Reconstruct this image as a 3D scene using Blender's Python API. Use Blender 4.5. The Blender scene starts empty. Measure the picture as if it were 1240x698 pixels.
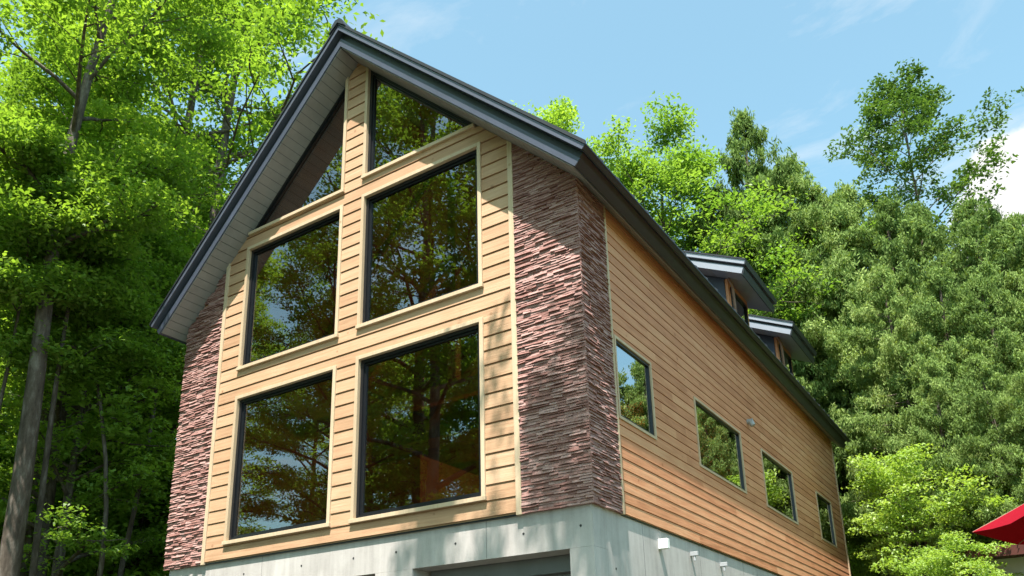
import bpy, math, random
import numpy as np
from mathutils import Vector, Matrix

C = bpy.context.scene.collection
R = math.radians

# ------------------------------------------------------------------ camera
Cam = Vector((3.711, -7.3646, -1.9052))
cR = Vector((0.8316314, 0.5550191, -0.0185206))
cU = Vector((0.1802107, -0.2381786, 0.9543558))
cF = Vector((-0.5252745, 0.7970099, 0.2980972))
cam_d = bpy.data.cameras.new('camera')
cam = bpy.data.objects.new('camera', cam_d)
C.objects.link(cam)
cam.matrix_world = Matrix(((cR.x, cU.x, -cF.x, Cam.x), (cR.y, cU.y, -cF.y, Cam.y),
                           (cR.z, cU.z, -cF.z, Cam.z), (0, 0, 0, 1)))
cam_d.sensor_width = 36.0
cam_d.lens = 998.2 / 1240 * 36
cam_d.shift_x = (620 - 602.47) / 1240
cam_d.shift_y = (536.03 - 349) / 1240
cam_d.clip_end = 3000
cam_d.clip_start = 0.05
sc = bpy.context.scene
sc.camera = cam
sc.view_settings.view_transform = 'Standard'
sc.view_settings.look = 'None'
sc.view_settings.gamma = 1
sc.view_settings.exposure = 1.4
sc.cycles.max_bounces = 7
sc.cycles.diffuse_bounces = 3
sc.cycles.glossy_bounces = 3
sc.cycles.transmission_bounces = 4
sc.cycles.transparent_max_bounces = 8
sc.cycles.sample_clamp_indirect = 6

# ------------------------------------------------------------------ sun and sky
LX, LZ = -0.32, 2.50
sun_travel = Vector((LX, 1, -LZ)).normalized()
sd = bpy.data.lights.new('sun', 'SUN')
sd.energy = 5.0
sd.angle = R(0.5)
sd.color = (1.0, 0.94, 0.87)
sun = bpy.data.objects.new('sun', sd)
sun.rotation_euler = sun_travel.to_track_quat('-Z', 'Y').to_euler()
C.objects.link(sun)
elev = math.atan2(LZ, math.hypot(LX, 1))
w = bpy.data.worlds.new('World')
sc.world = w
w.use_nodes = True
nt = w.node_tree
nt.nodes.clear()
N = nt.nodes.new


def L(a, b): nt.links.new(a, b)


out = N('ShaderNodeOutputWorld')
sky = N('ShaderNodeTexSky')
sky.sky_type = 'NISHITA'
sky.sun_disc = False
sky.sun_elevation = elev
sky.sun_rotation = math.pi - math.atan2(0.25, 1)
sky.altitude = 300
sky.air_density = 1.0
sky.dust_density = 1.6
sky.ozone_density = 0.25
bg = N('ShaderNodeBackground')
bg.inputs['Strength'].default_value = 0.105
tint = N('ShaderNodeMix'); tint.data_type = 'RGBA'; tint.blend_type = 'MULTIPLY'; tint.inputs[0].default_value = 1
tint.inputs[7].default_value = (1.05, 1.40, 1.15, 1)
L(sky.outputs[0], tint.inputs[6]); L(tint.outputs[2], bg.inputs['Color'])
cl = N('ShaderNodeBackground')
cl.inputs['Color'].default_value = (1, 0.99, 0.98, 1)
cl.inputs['Strength'].default_value = 0.45
tc = N('ShaderNodeTexCoord')
# thin high wisps
sx = N('ShaderNodeSeparateXYZ'); L(tc.outputs['Generated'], sx.inputs[0])
mz = N('ShaderNodeMath'); mz.operation = 'MAXIMUM'; L(sx.outputs[2], mz.inputs[0]); mz.inputs[1].default_value = 0.12
dv = N('ShaderNodeVectorMath'); dv.operation = 'DIVIDE'
cb = N('ShaderNodeCombineXYZ')
for i in range(3): L(mz.outputs[0], cb.inputs[i])
L(tc.outputs['Generated'], dv.inputs[0]); L(cb.outputs[0], dv.inputs[1])
mp = N('ShaderNodeMapping'); mp.inputs['Scale'].default_value = (1.6, 3.2, 1); mp.inputs['Rotation'].default_value = (0, 0, R(25)); mp.inputs['Location'].default_value = (3.3, 1.2, 0)
L(dv.outputs[0], mp.inputs[0])
n1 = N('ShaderNodeTexNoise'); n1.inputs['Scale'].default_value = 1.3; n1.inputs['Detail'].default_value = 9; n1.inputs['Roughness'].default_value = 0.62; n1.inputs['Distortion'].default_value = 0.5
L(mp.outputs[0], n1.inputs['Vector'])
r1 = N('ShaderNodeMapRange'); r1.inputs[1].default_value = 0.54; r1.inputs[2].default_value = 0.80; r1.inputs[3].default_value = 0.06; r1.inputs[4].default_value = 0.5
L(n1.outputs[0], r1.inputs[0])
# cumulus bank low in the north
cdir = (cF * 998.2 + cR * (1285 - 602.47) - cU * (250 - 536.03)).normalized()
dt = N('ShaderNodeVectorMath'); dt.operation = 'DISTANCE'; L(tc.outputs['Generated'], dt.inputs[0]); dt.inputs[1].default_value = cdir
n2 = N('ShaderNodeTexNoise'); n2.inputs['Scale'].default_value = 14; n2.inputs['Detail'].default_value = 8; n2.inputs['Roughness'].default_value = 0.55
L(tc.outputs['Generated'], n2.inputs['Vector'])
ma = N('ShaderNodeMath'); ma.operation = 'MULTIPLY_ADD'; L(n2.outputs[0], ma.inputs[0]); ma.inputs[1].default_value = -0.07; L(dt.outputs['Value'], ma.inputs[2])
r2 = N('ShaderNodeMapRange'); r2.inputs[1].default_value = 0.062; r2.inputs[2].default_value = 0.048; r2.inputs[3].default_value = 0; r2.inputs[4].default_value = 1
L(ma.outputs[0], r2.inputs[0])
mx = N('ShaderNodeMath'); mx.operation = 'MAXIMUM'; L(r1.outputs[0], mx.inputs[0]); L(r2.outputs[0], mx.inputs[1])
ms = N('ShaderNodeMixShader'); L(mx.outputs[0], ms.inputs[0]); L(bg.outputs[0], ms.inputs[1]); L(cl.outputs[0], ms.inputs[2])
L(ms.outputs[0], out.inputs[0])


# ------------------------------------------------------------------ helpers
def tag(o, label=None, cat=None, group=None, kind=None):
    if label: o['label'] = label
    if cat: o['category'] = cat
    if group: o['group'] = group
    if kind: o['kind'] = kind
    return o


def empty(name, loc=(0, 0, 0), rz=0.0):
    o = bpy.data.objects.new(name, None)
    o.location = loc
    o.rotation_euler = (0, 0, rz)
    o.empty_display_size = 0.2
    C.objects.link(o)
    return o


def np_mesh(name, V, F4, mat, rnd=None, F3=None, smooth=False):
    """V (n,3); F4 (m,4) quads; F3 (k,3) triangles; rnd per-face value"""
    me = bpy.data.meshes.new(name)
    V = np.asarray(V, np.float32)
    F4 = np.asarray(F4, np.int32).reshape(-1, 4)
    nq = len(F4)
    F3 = np.zeros((0, 3), np.int32) if F3 is None else np.asarray(F3, np.int32).reshape(-1, 3)
    me.vertices.add(len(V)); me.vertices.foreach_set('co', V.ravel())
    loops = np.concatenate([F4.ravel(), F3.ravel()]).astype(np.int32)
    me.loops.add(len(loops)); me.loops.foreach_set('vertex_index', loops)
    st = np.concatenate([np.arange(nq) * 4, nq * 4 + np.arange(len(F3)) * 3]).astype(np.int32)
    tot = np.concatenate([np.full(nq, 4), np.full(len(F3), 3)]).astype(np.int32)
    me.polygons.add(len(st)); me.polygons.foreach_set('loop_start', st); me.polygons.foreach_set('loop_total', tot)
    if smooth: me.polygons.foreach_set('use_smooth', np.ones(len(st), bool))
    if rnd is not None:
        a = me.attributes.new('rnd', 'FLOAT', 'FACE')
        a.data.foreach_set('value', np.asarray(rnd, np.float32))
    me.materials.append(mat)
    me.update(calc_edges=True)
    return me


class MB:
    """collects boxes, prisms and tubes and links them as one mesh"""
    def __init__(s): s.v = []; s.f = []; s.r = []

    def hexa(s, p, r=0.5):
        b = len(s.v); s.v += [tuple(q) for q in p]
        for f in ((0, 3, 2, 1), (4, 5, 6, 7), (0, 1, 5, 4), (1, 2, 6, 5), (2, 3, 7, 6), (3, 0, 4, 7)):
            s.f.append(tuple(b + i for i in f)); s.r.append(r)

    def box(s, x0, x1, y0, y1, z0, z1, r=0.5):
        s.hexa([(x0, y0, z0), (x1, y0, z0), (x1, y1, z0), (x0, y1, z0), (x0, y0, z1), (x1, y0, z1), (x1, y1, z1), (x0, y1, z1)], r)

    def prism(s, poly, axis, a, b, r=0.5):
        """poly of 2-tuples extruded along axis 'x' 'y' or 'z' from a to b"""
        def P(q, t):
            if axis == 'y': return (q[0], t, q[1])
            if axis == 'x': return (t, q[0], q[1])
            return (q[0], q[1], t)
        n = len(poly); o = len(s.v)
        s.v += [P(q, a) for q in poly] + [P(q, b) for q in poly]
        s.f.append(tuple(o + i for i in range(n))); s.r.append(r)
        s.f.append(tuple(o + n + i for i in reversed(range(n)))); s.r.append(r)
        for i in range(n):
            j = (i + 1) % n
            s.f.append((o + i, o + n + i, o + n + j, o + j)); s.r.append(r)

    def tube(s, pts, rad, n=10, r=0.5, cap=True):
        pts = [Vector(p) for p in pts]
        if not hasattr(rad, '__len__'): rad = [rad] * len(pts)
        o = len(s.v)
        for i, p in enumerate(pts):
            d = (pts[min(i + 1, len(pts) - 1)] - pts[max(i - 1, 0)]).normalized()
            a = d.cross(Vector((0, 0, 1)))
            if a.length < 1e-3: a = Vector((1, 0, 0))
            a.normalize(); b = d.cross(a)
            for k in range(n):
                t = 2 * math.pi * k / n
                s.v.append(tuple(p + (a * math.cos(t) + b * math.sin(t)) * rad[i]))
        for i in range(len(pts) - 1):
            for k in range(n):
                k2 = (k + 1) % n
                s.f.append((o + i * n + k, o + i * n + k2, o + (i + 1) * n + k2, o + (i + 1) * n + k)); s.r.append(r)
        if cap:
            s.f.append(tuple(o + k for k in reversed(range(n)))); s.r.append(r)
            s.f.append(tuple(o + (len(pts) - 1) * n + k for k in range(n))); s.r.append(r)

    def build(s, name, mat, parent=None, bevel=0, smooth=False):
        me = bpy.data.meshes.new(name)
        me.from_pydata(s.v, [], s.f)
        a = me.attributes.new('rnd', 'FLOAT', 'FACE')
        a.data.foreach_set('value', s.r)
        me.materials.append(mat)
        import bmesh
        bm = bmesh.new(); bm.from_mesh(me); bmesh.ops.recalc_face_normals(bm, faces=bm.faces); bm.to_mesh(me); bm.free()
        if smooth:
            for p in me.polygons: p.use_smooth = True
        o = bpy.data.objects.new(name, me)
        C.objects.link(o)
        if parent: o.parent = parent
        if bevel:
            m = o.modifiers.new('bevel', 'BEVEL'); m.width = bevel; m.segments = 2; m.limit_method = 'ANGLE'
        return o


# ------------------------------------------------------------------ materials
def mat(name):
    m = bpy.data.materials.new(name); m.use_nodes = True
    t = m.node_tree; t.nodes.clear()
    o = t.nodes.new('ShaderNodeOutputMaterial')
    return m, t, o


def ramp(t, stops):
    r = t.nodes.new('ShaderNodeValToRGB')
    e = r.color_ramp.elements
    while len(e) < len(stops): e.new(0.5)
    for i, (p, c) in enumerate(stops):
        e[i].position = p; e[i].color = (*c, 1)
    return r


def mathn(t, op, a, b=None, c=None):
    n = t.nodes.new('ShaderNodeMath'); n.operation = op
    for i, v in enumerate((a, b, c)):
        if v is None: continue
        if hasattr(v, 'links'): t.links.new(v, n.inputs[i])
        else: n.inputs[i].default_value = v
    return n.outputs[0]


def noise(t, scale, detail=5, rough=0.55, sc3=None, coord='Object', dist=0):
    tcn = t.nodes.new('ShaderNodeTexCoord')
    v = tcn.outputs[coord]
    if sc3:
        m = t.nodes.new('ShaderNodeMapping'); m.inputs['Scale'].default_value = sc3
        t.links.new(v, m.inputs[0]); v = m.outputs[0]
    n = t.nodes.new('ShaderNodeTexNoise'); n.inputs['Scale'].default_value = scale
    n.inputs['Detail'].default_value = detail; n.inputs['Roughness'].default_value = rough; n.inputs['Distortion'].default_value = dist
    t.links.new(v, n.inputs['Vector'])
    return n.outputs[0], n, v


def attr(t, name='rnd'):
    a = t.nodes.new('ShaderNodeAttribute'); a.attribute_name = name
    return a.outputs['Fac']


def principled(t, o, rough=0.5, spec=0.5, metal=0.0):
    p = t.nodes.new('ShaderNodeBsdfPrincipled')
    p.inputs['Roughness'].default_value = rough
    p.inputs['Specular IOR Level'].default_value = spec
    p.inputs['Metallic'].default_value = metal
    t.links.new(p.outputs[0], o.inputs[0])
    return p


def bump(t, h, strength, dist, p):
    b = t.nodes.new('ShaderNodeBump'); b.inputs['Strength'].default_value = strength; b.inputs['Distance'].default_value = dist
    t.links.new(h, b.inputs['Height']); t.links.new(b.outputs[0], p.inputs['Normal'])


def wood(name, axis, dark, mid, light, rough=0.6, vary=0.5):
    m, t, o = mat(name)
    p = principled(t, o, rough, 0.3)
    a = attr(t)
    s = [1, 1, 1]
    for i in range(3): s[i] = 28
    s['xyz'.index(axis)] = 1.3
    # shift the grain per board so neighbouring boards differ
    tcn = t.nodes.new('ShaderNodeTexCoord')
    off = t.nodes.new('ShaderNodeVectorMath'); off.operation = 'ADD'
    cmb = t.nodes.new('ShaderNodeCombineXYZ')
    am = mathn(t, 'MULTIPLY', a, 37.0)
    for i in range(3): t.links.new(am, cmb.inputs[i])
    t.links.new(tcn.outputs['Object'], off.inputs[0]); t.links.new(cmb.outputs[0], off.inputs[1])
    mpn = t.nodes.new('ShaderNodeMapping'); mpn.inputs['Scale'].default_value = s
    t.links.new(off.outputs[0], mpn.inputs[0])
    n = t.nodes.new('ShaderNodeTexNoise'); n.inputs['Scale'].default_value = 1.0; n.inputs['Detail'].default_value = 6; n.inputs['Roughness'].default_value = 0.6; n.inputs['Distortion'].default_value = 0.8
    t.links.new(mpn.outputs[0], n.inputs['Vector'])
    # knots and blotches
    kn = t.nodes.new('ShaderNodeTexNoise'); kn.inputs['Scale'].default_value = 2.2; kn.inputs['Detail'].default_value = 3
    t.links.new(off.outputs[0], kn.inputs['Vector'])
    v1 = mathn(t, 'MULTIPLY_ADD', a, vary, mathn(t, 'MULTIPLY', n.outputs[0], 0.75))
    v2 = mathn(t, 'MULTIPLY_ADD', kn.outputs[0], 0.35, v1)
    v3 = mathn(t, 'SUBTRACT', v2, 0.05 + vary * .5)
    r = ramp(t, [(0.15, dark), (0.5, mid), (0.85, light)])
    vk = t.nodes.new('ShaderNodeTexVoronoi'); vk.inputs['Scale'].default_value = 3.1
    t.links.new(off.outputs[0], vk.inputs['Vector'])
    mk = t.nodes.new('ShaderNodeMapRange'); mk.inputs[1].default_value = 0.035; mk.inputs[2].default_value = 0.09; mk.inputs[3].default_value = -0.55; mk.inputs[4].default_value = 0
    t.links.new(vk.outputs['Distance'], mk.inputs[0])
    v3 = mathn(t, 'ADD', v3, mk.outputs[0])
    t.links.new(v3, r.inputs[0]); t.links.new(r.outputs[0], p.inputs['Base Color'])
    bump(t, n.outputs[0], 0.6, 0.006, p)
    return m


M = {}
M['siding_front'] = wood('pale_larch_siding', 'x', (.35, .195, .11), (.49, .30, .18), (.58, .395, .26), vary=0.38)
M['siding_side'] = wood('red_cedar_siding', 'y', (.36, .135, .06), (.57, .255, .13), (.68, .37, .205), vary=0.3)
M['casing'] = wood('pale_casing_wood', 'z', (.42, .30, .185), (.52, .39, .26), (.62, .49, .345))
M['interior'] = wood('honey_interior_wood', 'x', (.28, .12, .04), (.40, .19, .07), (.46, .25, .10))


def simple(name, col, rough=0.5, spec=0.5, metal=0, var=0.12, scale=6, bumpd=0, sc3=None):
    m, t, o = mat(name)
    p = principled(t, o, rough, spec, metal)
    f, n, v = noise(t, scale, 6, 0.6, sc3)
    d = tuple(max(0, c * (1 - var)) for c in col); l = tuple(min(1, c * (1 + var)) for c in col)
    r = ramp(t, [(0.3, d), (0.7, l)])
    t.links.new(f, r.inputs[0]); t.links.new(r.outputs[0], p.inputs['Base Color'])
    if bumpd: bump(t, f, 0.5, bumpd, p)
    return m


M['metal_cap'] = simple('slate_metal_cap', (.10, .11, .155), 0.4, 0.5, 0.25, 0.06, 3)
M['metal_fascia'] = simple('slate_metal_fascia', (.062, .072, .108), 0.42, 0.5, 0.15, 0.12, 2.5)
M['metal_dark'] = simple('dark_metal_roof', (.022, .024, .032), 0.42, 0.5, 0.1, 0.15, 4)
M['soffit'] = simple('pale_soffit_board', (.265, .26, .262), 0.6, 0.3, 0, 0.1, 5)
M['black_frame'] = simple('black_aluminium', (.012, .013, .016), 0.32, 0.5, 0.2, 0.1, 5)
M['grey_plastic'] = simple('grey_plastic', (.33, .34, .35), 0.5, 0.5, 0, 0.05, 5)
M['white_plastic'] = simple('white_plastic', (.78, .78, .76), 0.4, 0.5, 0, 0.03, 5)
M['dormer_white'] = simple('pale_dormer_metal', (.30, .32, .37), 0.4, 0.5, 0.15, 0.05, 3)
M['navy_board'] = simple('navy_cheek_board', (.04, .05, .075), 0.5, 0.4, 0, 0.1, 5)
M['rust_fascia'] = simple('rust_red_painted_board', (.075, .02, .014), 0.6, 0.3, 0, 0.25, 4)
M['white_wall'] = simple('weathered_white_wall', (.5, .5, .47), 0.8, 0.2, 0, 0.15, 1.7)
M['grey_post'] = simple('weathered_grey_post', (.2, .17, .14), 0.85, 0.2, 0, 0.4, 7, 0.01, (1, 1, .15))
M['umbrella_pole'] = simple('brown_wood_pole', (.17, .09, .045), 0.5, 0.4, 0, 0.2, 8)

# red canvas, lets some light through
m, t, o = mat('red_canvas')
f, n, v = noise(t, 60, 4)
r = ramp(t, [(0.3, (.26, .010, .02)), (0.7, (.33, .016, .03))]); t.links.new(f, r.inputs[0])
df = t.nodes.new('ShaderNodeBsdfDiffuse'); tl = t.nodes.new('ShaderNodeBsdfTranslucent'); mxs = t.nodes.new('ShaderNodeMixShader')
t.links.new(r.outputs[0], df.inputs[0]); t.links.new(r.outputs[0], tl.inputs[0]); mxs.inputs[0].default_value = 0.35
t.links.new(df.outputs[0], mxs.inputs[1]); t.links.new(tl.outputs[0], mxs.inputs[2]); t.links.new(mxs.outputs[0], o.inputs[0])
M['canvas'] = m

# split-face stone
m, t, o = mat('split_face_red_stone')
p = principled(t, o, 0.8, 0.25)
f, n, v = noise(t, 26, 8, 0.7)
v1 = mathn(t, 'MULTIPLY_ADD', attr(t), 0.36, mathn(t, 'MULTIPLY_ADD', f, 0.6, 0.10))
r = ramp(t, [(0.12, (.15, .066, .055)), (0.40, (.28, .14, .12)), (0.64, (.40, .245, .22)), (0.88, (.52, .35, .32))])
t.links.new(mathn(t, 'SUBTRACT', v1, 0.1), r.inputs[0]); t.links.new(r.outputs[0], p.inputs['Base Color'])
bump(t, f, 0.9, 0.012, p)
M['stone'] = m

# cast concrete with pour streaks and blotches
m, t, o = mat('cast_concrete')
p = principled(t, o, 0.75, 0.3)
f, n, v = noise(t, 1.3, 8, 0.65)
f2, n2_, v2_ = noise(t, 3.0, 5, 0.6, (3.5, 3.5, .35))
f3, n3_, v3_ = noise(t, 45, 4, 0.6)
s_ = mathn(t, 'MULTIPLY_ADD', f, 0.5, mathn(t, 'MULTIPLY_ADD', f2, 0.4, mathn(t, 'MULTIPLY', f3, 0.1)))
r = ramp(t, [(0.3, (.29, .265, .25)), (0.5, (.44, .405, .385)), (0.7, (.56, .525, .50))])
t.links.new(s_, r.inputs[0]); t.links.new(r.outputs[0], p.inputs['Base Color'])
bump(t, f3, 0.25, 0.003, p)
M['concrete'] = m
M['concrete_hole'] = simple('dark_form_tie_hole', (.05, .05, .05), 0.9, 0.1)
M['shutter'] = simple('grey_steel_shutter', (.16, .165, .17), 0.45, 0.5, 0.3, 0.1, 4)

# coated window glass: partly mirror, partly see-through, tinted
def glass(name, base, tint):
    m, t, o = mat(name)
    g = t.nodes.new('ShaderNodeBsdfGlossy'); g.inputs['Roughness'].default_value = 0.0; g.inputs[0].default_value = (.95, .98, 1, 1)
    tr = t.nodes.new('ShaderNodeBsdfTransparent'); tr.inputs[0].default_value = (*tint, 1)
    lw = t.nodes.new('ShaderNodeLayerWeight'); lw.inputs[0].default_value = 0.5
    fac = mathn(t, 'MULTIPLY_ADD', mathn(t, 'POWER', lw.outputs['Facing'], 4.5), 1.0 - base, base)
    mm = t.nodes.new('ShaderNodeMixShader'); t.links.new(fac, mm.inputs[0]); t.links.new(tr.outputs[0], mm.inputs[1]); t.links.new(g.outputs[0], mm.inputs[2])
    t.links.new(mm.outputs[0], o.inputs[0])
    return m


M['glass'] = glass('coated_window_glass', 0.165, (.60, .60, .58))
M['glass_side'] = glass('mirror_coated_side_glass', 0.5, (.4, .4, .4))


# foliage: diffuse plus translucent leaves with true colour variation
def leaf_mat(name, c_dark, c_mid, c_light, trans=0.42, gloss=0.02, hue_obj=0.25):
    m, t, o = mat(name)
    oi = t.nodes.new('ShaderNodeObjectInfo')
    f, n, v = noise(t, 0.45, 3)
    a = attr(t)
    s = mathn(t, 'MULTIPLY_ADD', a, 0.55, mathn(t, 'MULTIPLY_ADD', f, 0.4, mathn(t, 'MULTIPLY_ADD', oi.outputs['Random'], hue_obj, -0.5 * hue_obj)))
    r = ramp(t, [(0.12, c_dark), (0.48, c_mid), (0.85, c_light)])
    t.links.new(s, r.inputs[0])
    df = t.nodes.new('ShaderNodeBsdfDiffuse'); tl = t.nodes.new('ShaderNodeBsdfTranslucent')
    t.links.new(r.outputs[0], df.inputs[0])
    hs = t.nodes.new('ShaderNodeMix'); hs.data_type = 'RGBA'; hs.blend_type = 'MULTIPLY'; hs.inputs[0].default_value = 1
    t.links.new(r.outputs[0], hs.inputs[6]); hs.inputs[7].default_value = (1.18, 1.2, 0.5, 1)
    t.links.new(hs.outputs[2], tl.inputs[0])
    m1 = t.nodes.new('ShaderNodeMixShader'); m1.inputs[0].default_value = trans
    t.links.new(df.outputs[0], m1.inputs[1]); t.links.new(tl.outputs[0], m1.inputs[2])
    gl = t.nodes.new('ShaderNodeBsdfGlossy'); gl.inputs['Roughness'].default_value = 0.45; gl.inputs[0].default_value = (1, 1, 1, 1)
    m2 = t.nodes.new('ShaderNodeMixShader'); m2.inputs[0].default_value = gloss
    t.links.new(m1.outputs[0], m2.inputs[1]); t.links.new(gl.outputs[0], m2.inputs[2])
    t.links.new(m2.outputs[0], o.inputs[0])
    return m


M['leaf_broad'] = leaf_mat('broadleaf_green', (.10, .175, .028), (.20, .33, .048), (.33, .47, .08), 0.53)
M['leaf_lime'] = leaf_mat('lime_broadleaf_green', (.095, .18, .03), (.16, .285, .05), (.26, .39, .08), 0.5)
M['leaf_maple'] = leaf_mat('maple_lime_green', (.15, .25, .035), (.26, .39, .075), (.40, .51, .13), 0.5)
M['leaf_conifer'] = leaf_mat('conifer_green', (.08, .135, .042), (.20, .29, .085), (.37, .45, .16), 0.3, 0.0)
M['leaf_open'] = leaf_mat('open_tree_green', (.045, .09, .025), (.09, .17, .04), (.17, .26, .06), 0.3, 0.02)
M['leaf_shrub'] = leaf_mat('shrub_green', (.08, .17, .015), (.17, .32, .03), (.28, .42, .05), 0.45)


def bark_mat(name, a, b, c):
    m, t, o = mat(name)
    p = principled(t, o, 0.9, 0.15)
    f, n, v = noise(t, 9, 8, 0.7, (1, 1, .3))
    r = ramp(t, [(0.3, a), (0.52, b), (0.72, c)])
    t.links.new(f, r.inputs[0]); t.links.new(r.outputs[0], p.inputs['Base Color'])
    bump(t, f, 0.9, 0.03, p)
    return m


M['bark'] = bark_mat('mottled_brown_bark', (.045, .034, .026), (.11, .088, .07), (.24, .21, .18))
M['bark_con'] = bark_mat('grey_conifer_bark', (.06, .045, .035), (.15, .12, .095), (.26, .22, .18))

m, t, o = mat('forest_floor')
p = principled(t, o, 0.95, 0.1)
f, n, v = noise(t, 0.8, 9, 0.7)
r = ramp(t, [(0.35, (.05, .038, .022)), (0.5, (.06, .075, .02)), (0.65, (.11, .10, .06))])
t.links.new(f, r.inputs[0]); t.links.new(r.outputs[0], p.inputs['Base Color']); bump(t, f, 0.8, 0.08, p)
M['floor'] = m
m, t, o = mat('dark_gravel')
p = principled(t, o, 0.95, 0.1)
f, n, v = noise(t, 18, 9, 0.75)
r = ramp(t, [(0.35, (.04, .04, .04)), (0.65, (.085, .083, .08))])
t.links.new(f, r.inputs[0]); t.links.new(r.outputs[0], p.inputs['Base Color']); bump(t, f, 0.9, 0.02, p)
M['gravel'] = m


# ------------------------------------------------------------------ ground
def hgt(x, y):
    h = -3.4 + 0.2 * np.clip(y, 0, 14) + 0.40 * np.clip(y - 14, 0, 46) + 0.08 * np.clip(-x - 9, 0, 60)
    h = h + 0.35 * np.sin(x * .21 + 1) * np.clip((y - 6) / 20, 0, 1)
    return h


gx = np.concatenate([np.linspace(-900, -90, 10), np.linspace(-80, 80, 81), np.linspace(90, 900, 10)])
gy = np.concatenate([np.linspace(-900, -90, 10), np.linspace(-80, 80, 81), np.linspace(90, 900, 10)])
GX, GY = np.meshgrid(gx, gy, indexing='ij')
GV = np.stack([GX, GY, hgt(GX, GY)], -1).reshape(-1, 3)
ny = len(gy)
ii, jj = np.meshgrid(np.arange(len(gx) - 1), np.arange(ny - 1), indexing='ij')
b0 = (ii * ny + jj).ravel()
GF = np.stack([b0, b0 + ny, b0 + ny + 1, b0 + 1], -1)
o = bpy.data.objects.new('ground', np_mesh('ground', GV, GF, M['floor'], smooth=True)); C.objects.link(o); tag(o, kind='structure')
mb = MB()
mb.box(-7.5, 6.5, -12, 0.5, -3.46, -3.392)
o = mb.build('driveway', M['gravel']); tag(o, kind='structure')

# ------------------------------------------------------------------ the house
CX = -3.5; W = 7.0; LEN = 12.67; T = 0.971
ZT = 7.61          # ridge of the roof top line
ZS = 7.274         # apex of the soffit line
GZ = -3.45


def soff(x): return ZS - T * abs(x - CX)


house = empty('wooden_house', (CX, 0, GZ))
tag(house, 'gabled wooden house with tall dark windows, red stone corners and concrete garage storey', 'house')


class HMB(MB):     # geometry given in world space, stored relative to the house
    def build(s, name, mat_, parent=None, **k):
        s.v = [(x - CX, y, z - GZ) for x, y, z in s.v]
        return MB.build(s, name, mat_, parent or house, **k)


rng = random.Random(5)
Wa, Wb, Ws = 0.23, 2.151, 2.628
# front window openings (x0,x1,z0,z1) relative to the centre line
wins = [(CX + Wa, CX + Wb, .254, 2.377), (CX - Wb, CX - Wa, .262, 2.352),
        (CX + Wa, CX + Wb, 2.878, 4.837), (CX - Wb, CX - Wa, 2.86, 4.82)]
tri_z = [(1, 5.20), (-1, 5.13)]
CAS = 0.052

# front siding: courses 0.2 m high with a shadow lip
def strips(zs_break, x_lo, x_hi):
    """yield (za, zb, [(xa0,xa1,xb0,xb1)...]) solid pieces of the front wall between breaks"""
    for za, zb in zip(zs_break[:-1], zs_break[1:]):
        zm = (za + zb) / 2
        cuts = []
        for (x0, x1, z0, z1) in wins:
            if z0 - CAS < zm < z1 + CAS: cuts.append((x0 - CAS, x1 + CAS))
        for sg, z0 in tri_z:
            if zm > z0 - CAS:
                lim = (ZS - zm) / T
                a_, b_ = Wa - CAS, max(lim + .3, Wa)
                cuts.append((CX + a_, CX + b_) if sg > 0 else (CX - b_, CX - a_))
        cuts.sort()
        def lim(z, x, sgn): return x
        xs = x_lo; out_ = []
        for c0, c1 in cuts + [(x_hi, x_hi)]:
            if c0 > xs + 1e-4: out_.append((xs, min(c0, x_hi)))
            xs = max(xs, c1)
        res = []
        for a_, b_ in out_:
            def cl_(x, z):
                half = (ZS + .06 - z) / T
                return max(CX - half, min(CX + half, x))
            res.append((cl_(a_, za), cl_(b_, za), cl_(a_, zb), cl_(b_, zb)))
        yield za, zb, [q for q in res if q[1] - q[0] > 1e-3 or q[3] - q[2] > 1e-3]


pitch = 0.18
rows = [i * pitch for i in range(0, 42)]
gap = 0.019
edges = sorted(set([round(z, 4) for z in rows] + [round(z + gap, 4) for z in rows] +
                   [round(z0 - CAS, 4) for _, _, z0, _ in wins] + [round(z1 + CAS, 4) for _, _, _, z1 in wins] + [round(z - CAS, 4) for _, z in tri_z] + [ZS + .03]))
edges = [z for z in edges if 0 <= z <= ZS + .03]
mb = HMB()
for za, zb, qs in strips(edges, CX - Ws, CX + Ws):
    zm = (za + zb) / 2
    k = int(zm / pitch + 1e-6); rel = zm - k * pitch
    rr = random.Random(k * 7 + 1).random()
    ingap = rel < gap
    for q in qs:
        q_r = (rr * .6 + .4 * random.Random(int(q[0] * 50) + k * 13).random())
        if ingap: ya = yb = 0.006
        else:
            def yy(z): return -0.020 + 0.010 * ((z - k * pitch - gap) / (pitch - gap))
            ya, yb = yy(za), yy(zb)
        mb.hexa([(q[0], ya, za), (q[1], ya, za), (q[1], .12, za), (q[0], .12, za), (q[2], yb, zb), (q[3], yb, zb), (q[3], .12, zb), (q[2], .12, zb)], q_r)
mb.build('front_siding', M['siding_front'])


# wall core behind the stone, left wall, back wall
mb = HMB()
def core(x0, x1):
    mb.prism([(x0, 0), (x1, 0), (x1, soff(x1) + .05), (x0, soff(x0) + .05)], 'y', 0.012, 0.13)
core(CX + Ws, -0.012); core(-6.988, CX - Ws)
mb.box(-6.988, -6.87, .13, LEN, 0, soff(-6.93))
mb.prism([(-6.87, 0), (-.13, 0), (-.13, soff(-.13)), (CX, ZS), (-6.87, soff(-6.87))], 'y', LEN - .12, LEN)
mb.build('wall_core', M['interior'])

# side siding with window openings
sw = [(.682, 1.730), (3.352, 5.333), (6.499, 8.417), (10.324, 11.611)]
SZ0, SZ1 = 1.150, 2.112
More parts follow.
